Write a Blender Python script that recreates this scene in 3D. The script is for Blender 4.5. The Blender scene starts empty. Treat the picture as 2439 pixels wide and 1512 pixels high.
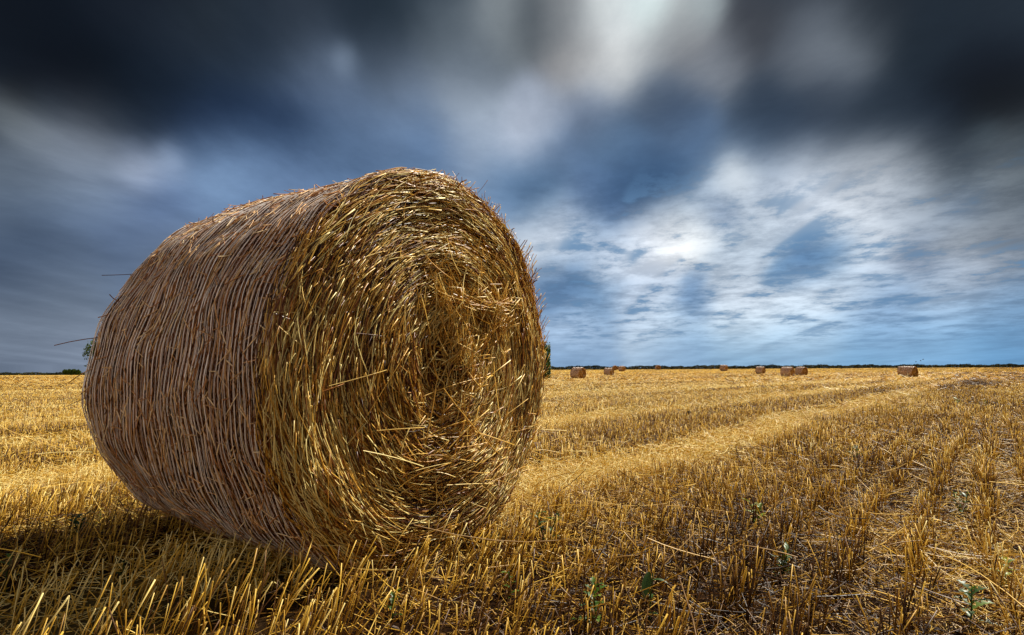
import bpy, math, random
import numpy as np
from mathutils import Matrix, Vector

rng = np.random.default_rng(11)
random.seed(11)
scene = bpy.context.scene
col = scene.collection
PI = math.pi

# ------------------------------------------------------------------ camera figures
F = 1541.0                       # focal length in pixels of a 2438 wide picture
PW, PH = 2438.0, 1512.0
EYE = 868.0                      # row of the eye level at the picture's middle
CAM_H = 0.635
PITCH = math.atan((EYE - PH / 2) / F)
ROLL = math.radians(0.2)
SUN_AZ, SUN_EL = math.radians(51), math.radians(49)

camd = bpy.data.cameras.new('camera')
camd.sensor_width = 36.0
camd.lens = 36.0 * F / PW
camd.clip_start = 0.05
camd.clip_end = 6000
cam = bpy.data.objects.new('camera', camd)
col.objects.link(cam)
CM = Matrix.Rotation(PI / 2 + PITCH, 4, 'X') @ Matrix.Rotation(-ROLL, 4, 'Z')
cam.matrix_world = Matrix.Translation((0, 0, CAM_H)) @ CM
scene.camera = cam


def ray(u, v):
    d = CM.to_3x3() @ Vector(((u - PW / 2) / F, (PH / 2 - v) / F, -1.0))
    return d.normalized()


# ------------------------------------------------------------------ terrain
def sstep(a, b, x):
    t = np.clip((np.asarray(x, float) - a) / (b - a), 0, 1)
    return t * t * (3 - 2 * t)


def terrain(x, y):
    x = np.asarray(x, float); y = np.asarray(y, float)
    d = np.log1p(np.exp(np.clip((y - 2.0) / 1.5, -40, 40))) * 1.5
    d = np.where((y - 2) / 1.5 > 40, y - 2.0, d)
    w = sstep(-0.50, 0.0, np.arctan2(x, np.maximum(y, 0.01)))
    soft = 65 - np.log1p(np.exp(np.clip((65 - d) / 6, -40, 40))) * 6
    soft = np.where((65 - d) / 6 > 40, d, soft)
    soft = np.where(d < 1e-6, 0, soft - (65 - np.log1p(np.exp(65 / 6)) * 6))
    zr = -0.0155 * soft - 0.035 * np.maximum(d - 250, 0)
    zl = -0.0122 * d - 0.03 * np.maximum(d - 420, 0)
    return zr * w + zl * (1 - w)


def ground_at(u, v):
    d = ray(u, v)
    lo = 0.5
    for _ in range(60):
        x, y = d.x * lo, d.y * lo
        h = CAM_H + d.z * lo - float(terrain(x, y))
        if h < 1e-4: break
        lo += max(h * 1.0 / max(-d.z, 0.004) * 0.6, 0.0005)
        if lo > 3000: break
    return Vector((x, y, float(terrain(x, y))))


# ------------------------------------------------------------------ node helpers
class NT:
    def __init__(self, tree):
        self.t = tree; self.n = tree.nodes; self.l = tree.links

    def set(self, sock, v):
        if hasattr(v, 'is_linked') or isinstance(v, bpy.types.NodeSocket):
            self.l.new(v, sock)
        elif v is not None:
            sock.default_value = v

    def math(self, op, a, b=None, c=None, clamp=False):
        n = self.n.new('ShaderNodeMath'); n.operation = op; n.use_clamp = clamp
        self.set(n.inputs[0], a)
        if b is not None: self.set(n.inputs[1], b)
        if c is not None: self.set(n.inputs[2], c)
        return n.outputs[0]

    def vmath(self, op, a, b=None, c=None):
        n = self.n.new('ShaderNodeVectorMath'); n.operation = op
        self.set(n.inputs[0], a)
        if b is not None: self.set(n.inputs[1], b)
        if c is not None: self.set(n.inputs[2], c)
        return n.outputs['Value'] if op in ('DISTANCE', 'LENGTH', 'DOT_PRODUCT') else n.outputs[0]

    def noise(self, vec, scale, detail=4, rough=0.55, dist=0.0, out='Fac'):
        n = self.n.new('ShaderNodeTexNoise')
        if vec is not None: self.l.new(vec, n.inputs['Vector'])
        n.inputs['Scale'].default_value = scale
        n.inputs['Detail'].default_value = detail
        n.inputs['Roughness'].default_value = rough
        n.inputs['Distortion'].default_value = dist
        return n.outputs[out]

    def ramp(self, fac, stops, interp='LINEAR'):
        n = self.n.new('ShaderNodeValToRGB')
        cr = n.color_ramp; cr.interpolation = interp
        while len(cr.elements) < len(stops): cr.elements.new(0.5)
        for e, (p, c) in zip(cr.elements, stops):
            e.position = p
            e.color = (c[0], c[1], c[2], 1) if not isinstance(c, (int, float)) else (c, c, c, 1)
        self.l.new(fac, n.inputs[0])
        return n.outputs[0]

    def mapr(self, v, a, b, c=0.0, d=1.0, smooth=True):
        n = self.n.new('ShaderNodeMapRange')
        n.interpolation_type = 'SMOOTHSTEP' if smooth else 'LINEAR'
        self.set(n.inputs[0], v)
        for i, q in enumerate((a, b, c, d)): n.inputs[1 + i].default_value = q
        return n.outputs[0]

    def mix(self, fac, a, b, mode='MIX'):
        n = self.n.new('ShaderNodeMix'); n.data_type = 'RGBA'; n.blend_type = mode
        self.set(n.inputs[0], fac)
        for s, v in ((n.inputs[6], a), (n.inputs[7], b)):
            if isinstance(v, tuple): v = (v[0], v[1], v[2], 1)
            self.set(s, v)
        return n.outputs[2]

    def mapping(self, vec, loc=(0, 0, 0), rot=(0, 0, 0), scale=(1, 1, 1)):
        n = self.n.new('ShaderNodeMapping')
        self.l.new(vec, n.inputs[0])
        n.inputs[1].default_value = loc; n.inputs[2].default_value = rot; n.inputs[3].default_value = scale
        return n.outputs[0]


def new_mat(name):
    m = bpy.data.materials.new(name); m.use_nodes = True
    m.node_tree.nodes.clear()
    k = NT(m.node_tree)
    out = k.n.new('ShaderNodeOutputMaterial')
    return m, k, out


def principled(k, out, color, rough=0.6, spec=0.3, normal=None, translucent=0.0, tcol=None):
    p = k.n.new('ShaderNodeBsdfPrincipled')
    k.set(p.inputs['Base Color'], color if not isinstance(color, tuple) else (*color, 1))
    k.set(p.inputs['Roughness'], rough)
    p.inputs['Specular IOR Level'].default_value = spec
    if normal is not None: k.l.new(normal, p.inputs['Normal'])
    s = p.outputs[0]
    if translucent > 0:
        t = k.n.new('ShaderNodeBsdfTranslucent')
        k.set(t.inputs[0], color if not isinstance(color, tuple) else (*color, 1))
        m = k.n.new('ShaderNodeMixShader'); m.inputs[0].default_value = translucent
        k.l.new(s, m.inputs[1]); k.l.new(t.outputs[0], m.inputs[2]); s = m.outputs[0]
    k.l.new(s, out.inputs[0])
    return p


def straw_mat(name, stops, rough=0.5, spec=0.3, trans=0.2, blotch=0.25):
    m, k, out = new_mat(name)
    a = k.n.new('ShaderNodeAttribute'); a.attribute_name = 'tone'
    tc = k.n.new('ShaderNodeTexCoord')
    nz = k.noise(tc.outputs['Object'], 23.0, 3, 0.6)
    f = k.math('MULTIPLY_ADD', k.math('SUBTRACT', nz, 0.5), blotch, a.outputs['Fac'], clamp=True)
    c = k.ramp(f, stops)
    principled(k, out, c, rough, spec, translucent=trans)
    return m


def bump(k, h, strength=0.5, dist=0.02):
    b = k.n.new('ShaderNodeBump')
    b.inputs['Strength'].default_value = strength
    b.inputs['Distance'].default_value = dist
    k.l.new(h, b.inputs['Height'])
    return b.outputs[0]


M = {}
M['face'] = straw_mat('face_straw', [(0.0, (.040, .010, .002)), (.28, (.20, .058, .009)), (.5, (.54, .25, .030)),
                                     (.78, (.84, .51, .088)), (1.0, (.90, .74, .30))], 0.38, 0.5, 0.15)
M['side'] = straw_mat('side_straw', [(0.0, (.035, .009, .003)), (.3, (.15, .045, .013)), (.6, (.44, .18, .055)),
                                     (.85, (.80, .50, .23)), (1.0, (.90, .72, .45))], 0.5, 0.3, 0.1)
M['core'] = straw_mat('packed_straw', [(0.0, (.03, .009, .003)), (.5, (.075, .026, .009)), (1.0, (.16, .07, .022))], 0.9, 0.1, 0.0)  # kept dark so the gaps between straws look shaded
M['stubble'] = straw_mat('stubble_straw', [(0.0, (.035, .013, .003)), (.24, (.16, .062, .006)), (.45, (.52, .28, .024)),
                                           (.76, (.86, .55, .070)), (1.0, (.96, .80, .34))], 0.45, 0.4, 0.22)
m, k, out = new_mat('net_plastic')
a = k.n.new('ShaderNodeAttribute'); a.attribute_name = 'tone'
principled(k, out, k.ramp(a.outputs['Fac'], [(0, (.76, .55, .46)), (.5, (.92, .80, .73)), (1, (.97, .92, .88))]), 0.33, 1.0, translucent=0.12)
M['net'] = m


# ------------------------------------------------------------------ mesh helpers (numpy)
def make_mesh(name, v, faces_list, tone=None, mats=(), smooth=True, mat_idx=None):
    """faces_list: list of int arrays (n,3) or (n,4)"""
    me = bpy.data.meshes.new(name)
    v = np.ascontiguousarray(v, dtype=np.float32)
    me.vertices.add(len(v)); me.vertices.foreach_set('co', v.ravel())
    tot = sum(len(f) for f in faces_list)
    loops = np.concatenate([f.ravel() for f in faces_list]).astype(np.int32)
    sizes = np.concatenate([np.full(len(f), f.shape[1], np.int32) for f in faces_list])
    starts = np.concatenate([[0], np.cumsum(sizes)[:-1]]).astype(np.int32)
    me.loops.add(len(loops)); me.loops.foreach_set('vertex_index', loops)
    me.polygons.add(tot)
    me.polygons.foreach_set('loop_start', starts)
    me.polygons.foreach_set('use_smooth', np.full(tot, smooth, dtype=bool))
    if mat_idx is not None:
        me.polygons.foreach_set('material_index', np.asarray(mat_idx, np.int32))
    if tone is not None:
        at = me.attributes.new('tone', 'FLOAT', 'POINT')
        at.data.foreach_set('value', np.ascontiguousarray(tone, np.float32))
    for mm in mats: me.materials.append(mm)
    me.update(calc_edges=True)
    return me


def obj(name, me, parent=None, loc=None):
    o = bpy.data.objects.new(name, me); col.objects.link(o)
    if parent is not None: o.parent = parent
    if loc is not None: o.location = loc
    return o


def thing(name, label, cat, loc=(0, 0, 0), rz=0.0, group=None):
    o = bpy.data.objects.new(name, None); col.objects.link(o)
    o.empty_display_size = 0.1
    o.location = loc; o.rotation_euler = (0, 0, rz)
    o['label'] = label; o['category'] = cat
    if group: o['group'] = group
    return o


def tubes(P, rad, sides=3, tone=None, closed=False, cap=True):
    """P (N,S,3) paths, rad (N,S) or (N,). Returns v, faces, tone."""
    P = np.asarray(P, float); N, S, _ = P.shape
    rad = np.asarray(rad, float)
    if rad.ndim == 1: rad = np.repeat(rad[:, None], S, 1)
    if closed:
        T = np.roll(P, -1, 1) - np.roll(P, 1, 1)
    else:
        T = np.empty_like(P)
        T[:, 1:-1] = P[:, 2:] - P[:, :-2]; T[:, 0] = P[:, 1] - P[:, 0]; T[:, -1] = P[:, -1] - P[:, -2]
    T /= np.linalg.norm(T, axis=2, keepdims=True) + 1e-12
    ref = np.where(np.abs(T[..., 2:3]) < 0.8, np.array([0, 0, 1.0]), np.array([1.0, 0, 0]))
    # one reference per path so that the frame does not flip
    ref = np.repeat(ref[:, S // 2:S // 2 + 1], S, 1)
    if closed: ref = np.repeat(np.array([[[0, 1.0, 0]]]), N, 0).repeat(S, 1)
    A = np.cross(T, ref); A /= np.linalg.norm(A, axis=2, keepdims=True) + 1e-12
    B = np.cross(T, A)
    ph = (np.arange(sides) / sides) * 2 * PI + rng.random((N, 1, 1)) * 2 * PI
    ca, sa = np.cos(ph)[..., None], np.sin(ph)[..., None]
    V = P[:, :, None, :] + rad[:, :, None, None] * (ca * A[:, :, None, :] + sa * B[:, :, None, :])
    idx = np.arange(N * S * sides).reshape(N, S, sides)
    nx = np.roll(idx, -1, 2)
    if closed:
        f = np.stack([idx, nx, np.roll(nx, -1, 1), np.roll(idx, -1, 1)], -1).reshape(-1, 4)
    else:
        f = np.stack([idx[:, :-1], nx[:, :-1], nx[:, 1:], idx[:, 1:]], -1).reshape(-1, 4)
    fs = [f]
    if cap and not closed:
        if sides == 3: fs.append(idx[:, -1, :].reshape(-1, 3)[:, ::1])
        elif sides == 4: fs.append(idx[:, -1, :].reshape(-1, 4))
    t = None
    if tone is not None:
        tone = np.asarray(tone, float)
        if tone.ndim == 1: tone = np.repeat(tone[:, None], S, 1)
        t = np.repeat(tone[:, :, None], sides, 2).ravel()
    return V.reshape(-1, 3), fs, t


def merge(parts):
    vs, f3, f4, ts = [], [], [], []
    off = 0
    for v, fs, t in parts:
        vs.append(v); ts.append(t if t is not None else np.zeros(len(v)))
        for f in fs:
            (f3 if f.shape[1] == 3 else f4).append(f + off)
        off += len(v)
    out_f = []
    if f4: out_f.append(np.concatenate(f4))
    if f3: out_f.append(np.concatenate(f3))
    return np.concatenate(vs), out_f, np.concatenate(ts)


def bezier_like(P0, D, L, bend, S):
    """paths starting at P0 along D with length L and bend vector (added quadratically)"""
    s = np.linspace(0, 1, S)[None, :, None]
    return P0[:, None] + D[:, None] * (L[:, None, None] * s) + bend[:, None] * s * s


# ------------------------------------------------------------------ near bale
R, LEN, SHEAR = 0.640, 1.16, 0.05
YAW = 0.936
BALE_X, BALE_Y = -0.254, 2.215
BALE_Z = float(terrain(BALE_X, BALE_Y)) - 0.008
AX = np.array([math.cos(YAW), math.sin(YAW)])          # local x in the world
AY = np.array([-math.sin(YAW), math.cos(YAW)])         # local y (axis, going back)


def lump(th, y, amp=1.0):
    return amp * (0.010 * np.sin(3 * th + 1.3 + 2 * y) + 0.007 * np.sin(5 * th - 0.6 + 4.1 * y) + 0.004 * np.sin(11 * th + 7 * y + .4)
                  + 0.003 * np.sin(17 * th - 9 * y))


def roll_r(th, y, L=LEN, r=R):
    e = np.minimum(y, L - y)
    edge = 0.014 * (1 - sstep(-0.01, 0.06, e)) ** 2
    base = r + lump(th, y) - edge + 0.012 * np.sin(PI * np.clip(y / L, 0, 1))
    return base


def roll_pt(th, y, dr=0.0, r=R, L=LEN):
    """angle th (0 = local +x, pi/2 = up) and axis place y to local xyz; base of the bale at z = 0"""
    rr = roll_r(th, y, L, r) + dr
    z = rr * np.sin(th)
    x = rr * np.cos(th) + SHEAR * z
    z = r + z
    z = np.where(z < 0.05, 0.05 - (0.05 - z) * 0.55, z) - 0.012
    return np.stack([x, y + 0 * th, z], -1)


def solid_roll(L, r, nth, ny, inset, seed_tone=0.4):
    th = np.linspace(0, 2 * PI, nth, endpoint=False)
    ys = np.linspace(0.012, L - 0.012, ny)
    TH, Y = np.meshgrid(th, ys, indexing='ij')
    V = roll_pt(TH, Y, -inset, r, L)
    idx = np.arange(nth * ny).reshape(nth, ny)
    n2 = np.roll(idx, -1, 0)
    f = np.stack([idx[:, :-1], n2[:, :-1], n2[:, 1:], idx[:, 1:]], -1).reshape(-1, 4)
    V = V.reshape(-1, 3)
    c = np.array([[0, 0.02, r], [0, L - 0.02, r]])
    n = len(V)
    V = np.concatenate([V, c])
    e0 = np.stack([idx[:, 0], np.full(nth, n), n2[:, 0]], -1)
    e1 = np.stack([idx[:, -1], n2[:, -1], np.full(nth, n + 1)], -1)
    t = np.clip(seed_tone + rng.normal(0, .25, len(V)), 0, 1)
    return V, [f, e0, e1], t


bale = thing('straw_bale', 'huge round straw bale in pale net wrap filling the left foreground', 'straw bale',
             (BALE_X, BALE_Y, BALE_Z), YAW, 'round straw bales on the field')
bale.scale = (1, 1, 1.042)

# ---- straw roll: dark core plus the straw lying under the net
core = solid_roll(LEN, R, 220, 60, 0.012)
n = 24000
th = rng.uniform(0, 2 * PI, n); y0 = rng.uniform(0.0, LEN - .03, n)
ang = rng.normal(0, 0.22, n)
ang = np.where(rng.random(n) < .14, rng.uniform(-1.5, 1.5, n), ang)
Ls = rng.uniform(0.03, 0.20, n) * np.where(rng.random(n) < .3, 1.5, 1)
Ls = np.where(np.abs(ang) > .6, Ls * .5, Ls)
S = 6
s = np.linspace(-.5, .5, S)
TH = th[:, None] + s * (Ls * np.cos(ang))[:, None] / R
YY = np.clip(y0[:, None] + s * (Ls * np.sin(ang))[:, None], 0.004, LEN - .004)
lift = rng.uniform(-.020, -.001, n)[:, None] + np.where(rng.random(n) < .03, 1, 0)[:, None] * (s + .5) ** 2 * rng.uniform(0, .016, n)[:, None]
P = roll_pt(TH, YY, lift)
Ls *= 1
tone = np.clip(rng.beta(1.1, 1.3, n), 0, 1)
side1 = tubes(P, rng.uniform(.0009, .0020, n), 3, tone)
# straws that stick through the net
n = 2200
th = rng.uniform(-.4, PI + 1.2, n); y0 = rng.uniform(0.01, LEN - .06, n)
ang = np.where(rng.random(n) < .5, rng.normal(0, .5, n), rng.uniform(-PI, PI, n))
Ls = rng.uniform(.02, .10, n)
s = np.linspace(-.5, .5, S)
TH = th[:, None] + s * (Ls * np.cos(ang))[:, None] / R
YY = np.clip(y0[:, None] + s * (Ls * np.sin(ang))[:, None], -0.01, LEN + .01)
lift = rng.uniform(.003, .009, n)[:, None] + (s + .5)[None, :] ** 2 * (rng.random(n) ** 6 * .022)[:, None]
P = roll_pt(TH, YY, lift)
side2 = tubes(P, rng.uniform(.0010, .0022, n), 3, rng.uniform(.55, 1, n))
# long straws bristling out at the far left end
n = 9
th = rng.uniform(PI * .8, PI * 1.3, n); y0 = rng.uniform(LEN * .8, LEN, n)
P0 = roll_pt(th, y0, 0.0)
D = np.stack([np.cos(th) * .6 - np.sin(th) * rng.normal(0, .7, n), rng.uniform(.2, 1.2, n), np.sin(th) * .4 - .5 * rng.random(n)], -1)
D /= np.linalg.norm(D, axis=1, keepdims=True)
P = bezier_like(P0, D, rng.uniform(.04, .16, n), rng.normal(0, .015, (n, 3)), 4)
side3 = tubes(P, rng.uniform(.001, .0022, n), 3, rng.uniform(.2, .8, n))
cv = merge([core]); sv = merge([side1, side2, side3])
nf_core = sum(len(f) for f in cv[1])
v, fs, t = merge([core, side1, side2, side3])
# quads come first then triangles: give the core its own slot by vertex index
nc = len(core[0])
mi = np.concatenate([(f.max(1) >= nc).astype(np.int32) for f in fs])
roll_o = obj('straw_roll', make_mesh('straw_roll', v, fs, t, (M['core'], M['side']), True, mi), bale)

# ---- net wrap: threads round the roll and the thin zigzag knit between them
def net_mesh(name, nthreads, nseg, L, r, rad, zig=True):
    ys = np.linspace(0.020, L - 0.02, nthreads)
    if zig:                                                  # threads lie in bunches of two
        g_ = np.arange(nthreads) // 2
        ys = np.linspace(0.020, L - .024, nthreads // 2)[g_] + (np.arange(nthreads) % 2) * .0042 + rng.normal(0, .0022, nthreads // 2)[g_]
    ys = ys + rng.normal(0, .0010, nthreads)
    th = np.linspace(0, 2 * PI, nseg, endpoint=False)
    ph = rng.uniform(0, 6.28, (nthreads, 3))
    wob = 0.0007 * np.sin(3 * th[None] + ph[(np.arange(nthreads) // 2) * 2, :1]) + 0.0004 * np.sin(9 * th[None] + ph[:, 1:2]) + 0.0016 * np.sin(2 * th[None] + np.linspace(0, 5, nthreads)[:, None])
    Y = np.clip(ys[:, None] + wob, .015, L - .01)
    P = roll_pt(np.repeat(th[None], nthreads, 0), Y, 0.0035 + 0.0012 * np.sin(23 * th[None] + ph[:, 2:]), r, L)
    tn = np.clip(rng.normal(.55, .22, nthreads)[:, None] + .18 * np.sin(7 * th[None] + ph[:, :1]), 0, 1)
    rr = rng.uniform(.7, 1.5, nthreads) * rad
    rr = np.where(rng.random(nthreads) < .2, rr * 1.6, rr)
    A = tubes(P, rr, 3, tn, closed=True)
    parts = [A]
    if zig:
        nz = 260
        thz = np.linspace(0, 2 * PI, nz, endpoint=False)
        alt = (np.arange(nz) % 2).astype(float)
        ya = np.interp(thz, np.append(th, 2 * PI), np.append(th, 0) * 0) * 0
        Zs = []
        for i in range(nthreads - 1):
            y1 = np.interp(thz, th, Y[i]); y2 = np.interp(thz, th, Y[i + 1])
            Zs.append(roll_pt(thz, y1 * (1 - alt) + y2 * alt, 0.003, r, L))
        parts.append(tubes(np.array(Zs), np.full(nthreads - 1, rad * .22), 3, np.full(nthreads - 1, .5), closed=True))
    v, fs, t = merge(parts)
    return make_mesh(name, v, fs, t, (M['net'],))


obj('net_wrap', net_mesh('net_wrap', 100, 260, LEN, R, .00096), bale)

# ---- end faces: spiral of cut straw
def face_straws(n, r, kind, scale=1.0):
    """local straws on a disc in the x z plane, face looking to -y"""
    rr = r * np.sqrt(rng.random(n)) * 1.0
    ph = rng.uniform(0, 2 * PI, n)
    chaos = np.where(rr < .14, 0.8, np.where(rr < .28, .28, .115))
    ang = rng.normal(0, 1, n) * chaos - 0.10
    wild = rng.random(n) < .045
    ang = np.where(wild, rng.uniform(-1.5, 1.5, n), ang)
    Ls = rng.uniform(.06, .25, n) * np.clip(rr / .28, .35, 1) * scale
    Ls = np.where(wild, Ls * .6, Ls)
    flip = np.where(rng.random(n) < .5, 1, -1)
    S = 6
    s = np.linspace(-.5, .5, S)
    # arc along the circle
    dth = s[None] * (Ls * np.cos(ang) * flip)[:, None] / np.maximum(rr, .10)[:, None] * .85
    dr = s[None] * (Ls * np.sin(ang))[:, None]
    RR = np.clip(rr[:, None] + dr, 0, r + .012)
    PH = ph[:, None] + dth
    x = RR * np.cos(PH); z = RR * np.sin(PH)
    # the coil's centre sits off the middle of the disc
    off = np.clip(1 - RR / r, 0, 1)
    x = x + .06 * off; z = z + .03 * off
    z2 = z; x2 = x + SHEAR * z2
    return rr, x2, z2, s, Ls


def depth_field(x, z):
    q = np.hypot(x, z) / R
    rim = 0.010 * sstep(.90, 1.0, q) ** 2                         # rolls back at the rim
    b = -.03 * (1 - q ** 2)                                      # a little belly
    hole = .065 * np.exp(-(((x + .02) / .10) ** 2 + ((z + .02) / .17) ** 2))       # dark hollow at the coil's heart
    ledge = -.006 * np.exp(-(((x - .17) / .15) ** 2 + ((z - .21) / .035) ** 2)) + .016 * np.exp(-(((x - .19) / .13) ** 2 + ((z - .10) / .07) ** 2))    # bent tuft over it
    ring = .006 * np.sin(q * 21 + 1.2 * np.sin(3 * np.arctan2(z, x)))
    patch = .012 * np.sin(9 * x + 2) * np.sin(8 * z - 1)
    return rim + b + hole + ledge + ring + patch


def face_mesh(name, n, detail=True):
    parts = []
    rr, x, z, s, Ls = face_straws(n, R + .005, 0)
    cxh, czh = x.mean(1), z.mean(1)
    hollow = np.exp(-(((cxh + .02) / .09) ** 2 + ((czh + .03) / .16) ** 2))
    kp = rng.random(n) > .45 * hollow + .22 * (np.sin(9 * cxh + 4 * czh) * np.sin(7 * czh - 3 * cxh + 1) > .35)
    rr, x, z, Ls = rr[kp], x[kp], z[kp], Ls[kp]
    n = len(rr)
    lay = rng.random(n)
    tilt = rng.normal(0, .035, n)
    y = depth_field(x, z) + (lay * .06 - .014)[:, None] + tilt[:, None] * s[None] * Ls[:, None] * 1.2
    tip = np.where(rng.random(n) < .05, 1, 0)[:, None] * (s + .5)[None] ** 2 * rng.uniform(.008, .03, n)[:, None]
    y = y - tip
    P = np.stack([x, y, z + R - .012], -1)
    P[..., 2] = np.where(P[..., 2] < .05, .05 - (.05 - P[..., 2]) * .55, P[..., 2])
    tone = np.clip(rng.beta(.65, .58, n) * 1.04 + .10 - lay * .55 + .16 * np.sin(7 * x[:, 0] + 3 * z[:, 0]), 0, 1)  # deeper layers get darker tones, shade of the gaps painted in
    tone[tip[:, -1] > 0] += .2
    wide = rng.random(n) < .08
    rad = np.where(wide, rng.uniform(.0018, .0026, n), rng.uniform(.0008, .0017, n)) * (1.0 if detail else 1.8)
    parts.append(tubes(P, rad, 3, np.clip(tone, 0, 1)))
    if detail:
        # horizontal bent tuft on the right of the heart and the yellow wisps beside it
        def tuft(m, cx, cz, sx, sz, a0, da, l0, l1, yo, t0, t1):
            ax = cx + rng.normal(0, sx, m); az = cz + rng.normal(0, sz, m)
            a = a0 + rng.normal(0, da, m); L = rng.uniform(l0, l1, m)
            D = np.stack([np.cos(a), rng.normal(-.05, .10, m), np.sin(a)], -1)
            P0 = np.stack([ax - D[:, 0] * L / 2, depth_field(ax, az) - yo * rng.random(m), az - D[:, 2] * L / 2 + R], -1)
            P = bezier_like(P0, D, L, rng.normal(0, .02, (m, 3)), 5)
            return tubes(P, rng.uniform(.0009, .0021, m), 3, rng.uniform(t0, t1, m))
        parts.append(tuft(120, .17, .205, .08, .016, 0, .14, .05, .15, .008, .4, .95))
        parts.append(tuft(150, .03, .19, .07, .10, -1.3, .45, .05, .16, .03, .55, .95))
        parts.append(tuft(130, .10, .08, .06, .07, 1.1, .7, .04, .13, .03, .5, 1))
        parts.append(tuft(110, .33, .19, .04, .05, .9, .5, .05, .11, .025, .5, .95))
        parts.append(tuft(170, .12, -.12, .17, .14, 1.3, .5, .05, .16, .02, .3, 1))
        parts.append(tuft(150, .15, -.30, .22, .10, .25, .5, .05, .2, .015, .3, .95))
        parts.append(tuft(22, 0, -.2, .26, .2, 0, 1.2, .2, .38, .03, .6, 1))
        # bristles round the rim, longest on the right
        m = 520
        ph = rng.uniform(-1.3, 1.9, m)
        rim_r = R - .01 + rng.uniform(-.03, .006, m)
        D = np.stack([-np.sin(ph) * rng.choice([-1, 1], m) * .2 + np.cos(ph) * rng.uniform(.0, .5, m),
                      rng.uniform(-.7, .15, m), np.cos(ph) * .75 + np.sin(ph) * rng.uniform(0, .25, m) + .05], -1)
        D /= np.linalg.norm(D, axis=1, keepdims=True)
        x = rim_r * np.cos(ph); z = rim_r * np.sin(ph)
        P0 = np.stack([x + SHEAR * z, rng.uniform(-.02, .012, m), z + R - .012], -1)
        P = bezier_like(P0, D, .015 + (.035 + .035 * (ph < .8)) * rng.random(m) ** 1.6, rng.normal(0, .008, (m, 3)), 4)
        parts.append(tubes(P, rng.uniform(.0008, .0017, m), 3, rng.uniform(.2, .85, m)))
    v, fs, t = merge(parts)
    return make_mesh(name, v, fs, t, (M['face'],))


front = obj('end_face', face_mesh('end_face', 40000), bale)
back = obj('end_face', face_mesh('end_face', 4000, False), bale)
back.scale = (.91, 1, .91)
back.location = (0, LEN - .02, .06); back.rotation_euler = (0, 0, PI)

# ------------------------------------------------------------------ field ground
ROW_A = math.radians(36.3)
RDIR = np.array([math.sin(ROW_A), math.cos(ROW_A)])
RPER = np.array([math.cos(ROW_A), -math.sin(ROW_A)])
SW_P, SW_0, SW_W = 2.15, -1.85, 0.30       # pale straw bands left by the harvester


def swath(x, y):
    c = x * RPER[0] + y * RPER[1]
    c = c + .10 * np.sin((x * RDIR[0] + y * RDIR[1]) * .9) + .06 * np.sin((x * RDIR[0] + y * RDIR[1]) * 2.3 + 1)
    q = (c - SW_0) / SW_P
    d = np.abs(q - np.round(q)) * SW_P
    s = 1 - sstep(SW_W * .35, SW_W * 1.5, d)
    return s * (1 - sstep(-1.1, -.6, c)), c


rings = np.concatenate([[0.0], np.geomspace(0.25, 30, 170), np.geomspace(32, 3000, 90)])
na = 720
A = np.linspace(0, 2 * PI, na, endpoint=False)
RG, AG = np.meshgrid(rings[1:], A, indexing='ij')
X = RG * np.sin(AG); Y = RG * np.cos(AG)
Z = terrain(X, Y) + np.where(RG < 40, .008 * np.sin(X * 7 + 2 * np.sin(Y * 3)) * np.sin(Y * 6 + np.sin(X * 4)), 0)
V = np.concatenate([[[0, 0, float(terrain(0, 0))]], np.stack([X, Y, Z], -1).reshape(-1, 3)])
nr = len(rings) - 1
idx = 1 + np.arange(nr * na).reshape(nr, na); n2 = np.roll(idx, -1, 1)
f = np.stack([idx[:-1], idx[1:], n2[1:], n2[:-1]], -1).reshape(-1, 4)
f0 = np.stack([np.zeros(na, int), idx[0], n2[0]], -1)
m, k, out = new_mat('field_soil_and_chaff')
tc = k.n.new('ShaderNodeTexCoord'); pos = tc.outputs['Object']
c = k.vmath('DOT_PRODUCT', pos, (RPER[0], RPER[1], 0))
al = k.vmath('DOT_PRODUCT', pos, (RDIR[0], RDIR[1], 0))
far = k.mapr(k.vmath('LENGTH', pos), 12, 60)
warp = k.math('MULTIPLY', k.math('SUBTRACT', k.noise(k.mapping(pos, scale=(.035, .035, .035)), 1.0, 2, .5), .5), k.math('MULTIPLY', far, 9.0))
cw = k.math('ADD', c, warp)
q = k.math('DIVIDE', k.math('SUBTRACT', cw, SW_0), SW_P)
dd = k.math('MULTIPLY', k.math('ABSOLUTE', k.math('SUBTRACT', q, k.math('ROUND', q))), SW_P)
sw = k.mapr(dd, SW_W * 1.5, SW_W * .3)
right = k.mapr(c, -.6, -1.1)
sw = k.math('MULTIPLY', sw, right)
sw = k.math('MULTIPLY', sw, k.mapr(k.noise(pos, .22, 3, .6), .35, .62))
fine = k.noise(pos, 55, 4, .7)
mid = k.noise(pos, 6.0, 4, .65)
big = k.noise(k.mapping(pos, rot=(0, 0, ROW_A), scale=(.30, .07, 1)), 1.0, 4, .6)
streak = k.noise(k.mapping(pos, rot=(0, 0, ROW_A), scale=(5.2, .5, 1)), 1.0, 3, .6)
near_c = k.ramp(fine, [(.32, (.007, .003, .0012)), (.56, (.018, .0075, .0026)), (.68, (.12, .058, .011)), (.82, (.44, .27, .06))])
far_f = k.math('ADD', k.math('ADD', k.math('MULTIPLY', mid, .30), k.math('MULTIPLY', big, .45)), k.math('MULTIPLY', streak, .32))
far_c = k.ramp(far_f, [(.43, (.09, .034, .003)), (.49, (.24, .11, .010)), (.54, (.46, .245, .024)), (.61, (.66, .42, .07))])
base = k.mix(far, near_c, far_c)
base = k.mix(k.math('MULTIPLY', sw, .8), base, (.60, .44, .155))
nrm = bump(k, k.math('ADD', k.math('MULTIPLY', fine, .5), mid), 0.8, 0.05)
principled(k, out, base, .95, .03, nrm)
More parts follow.
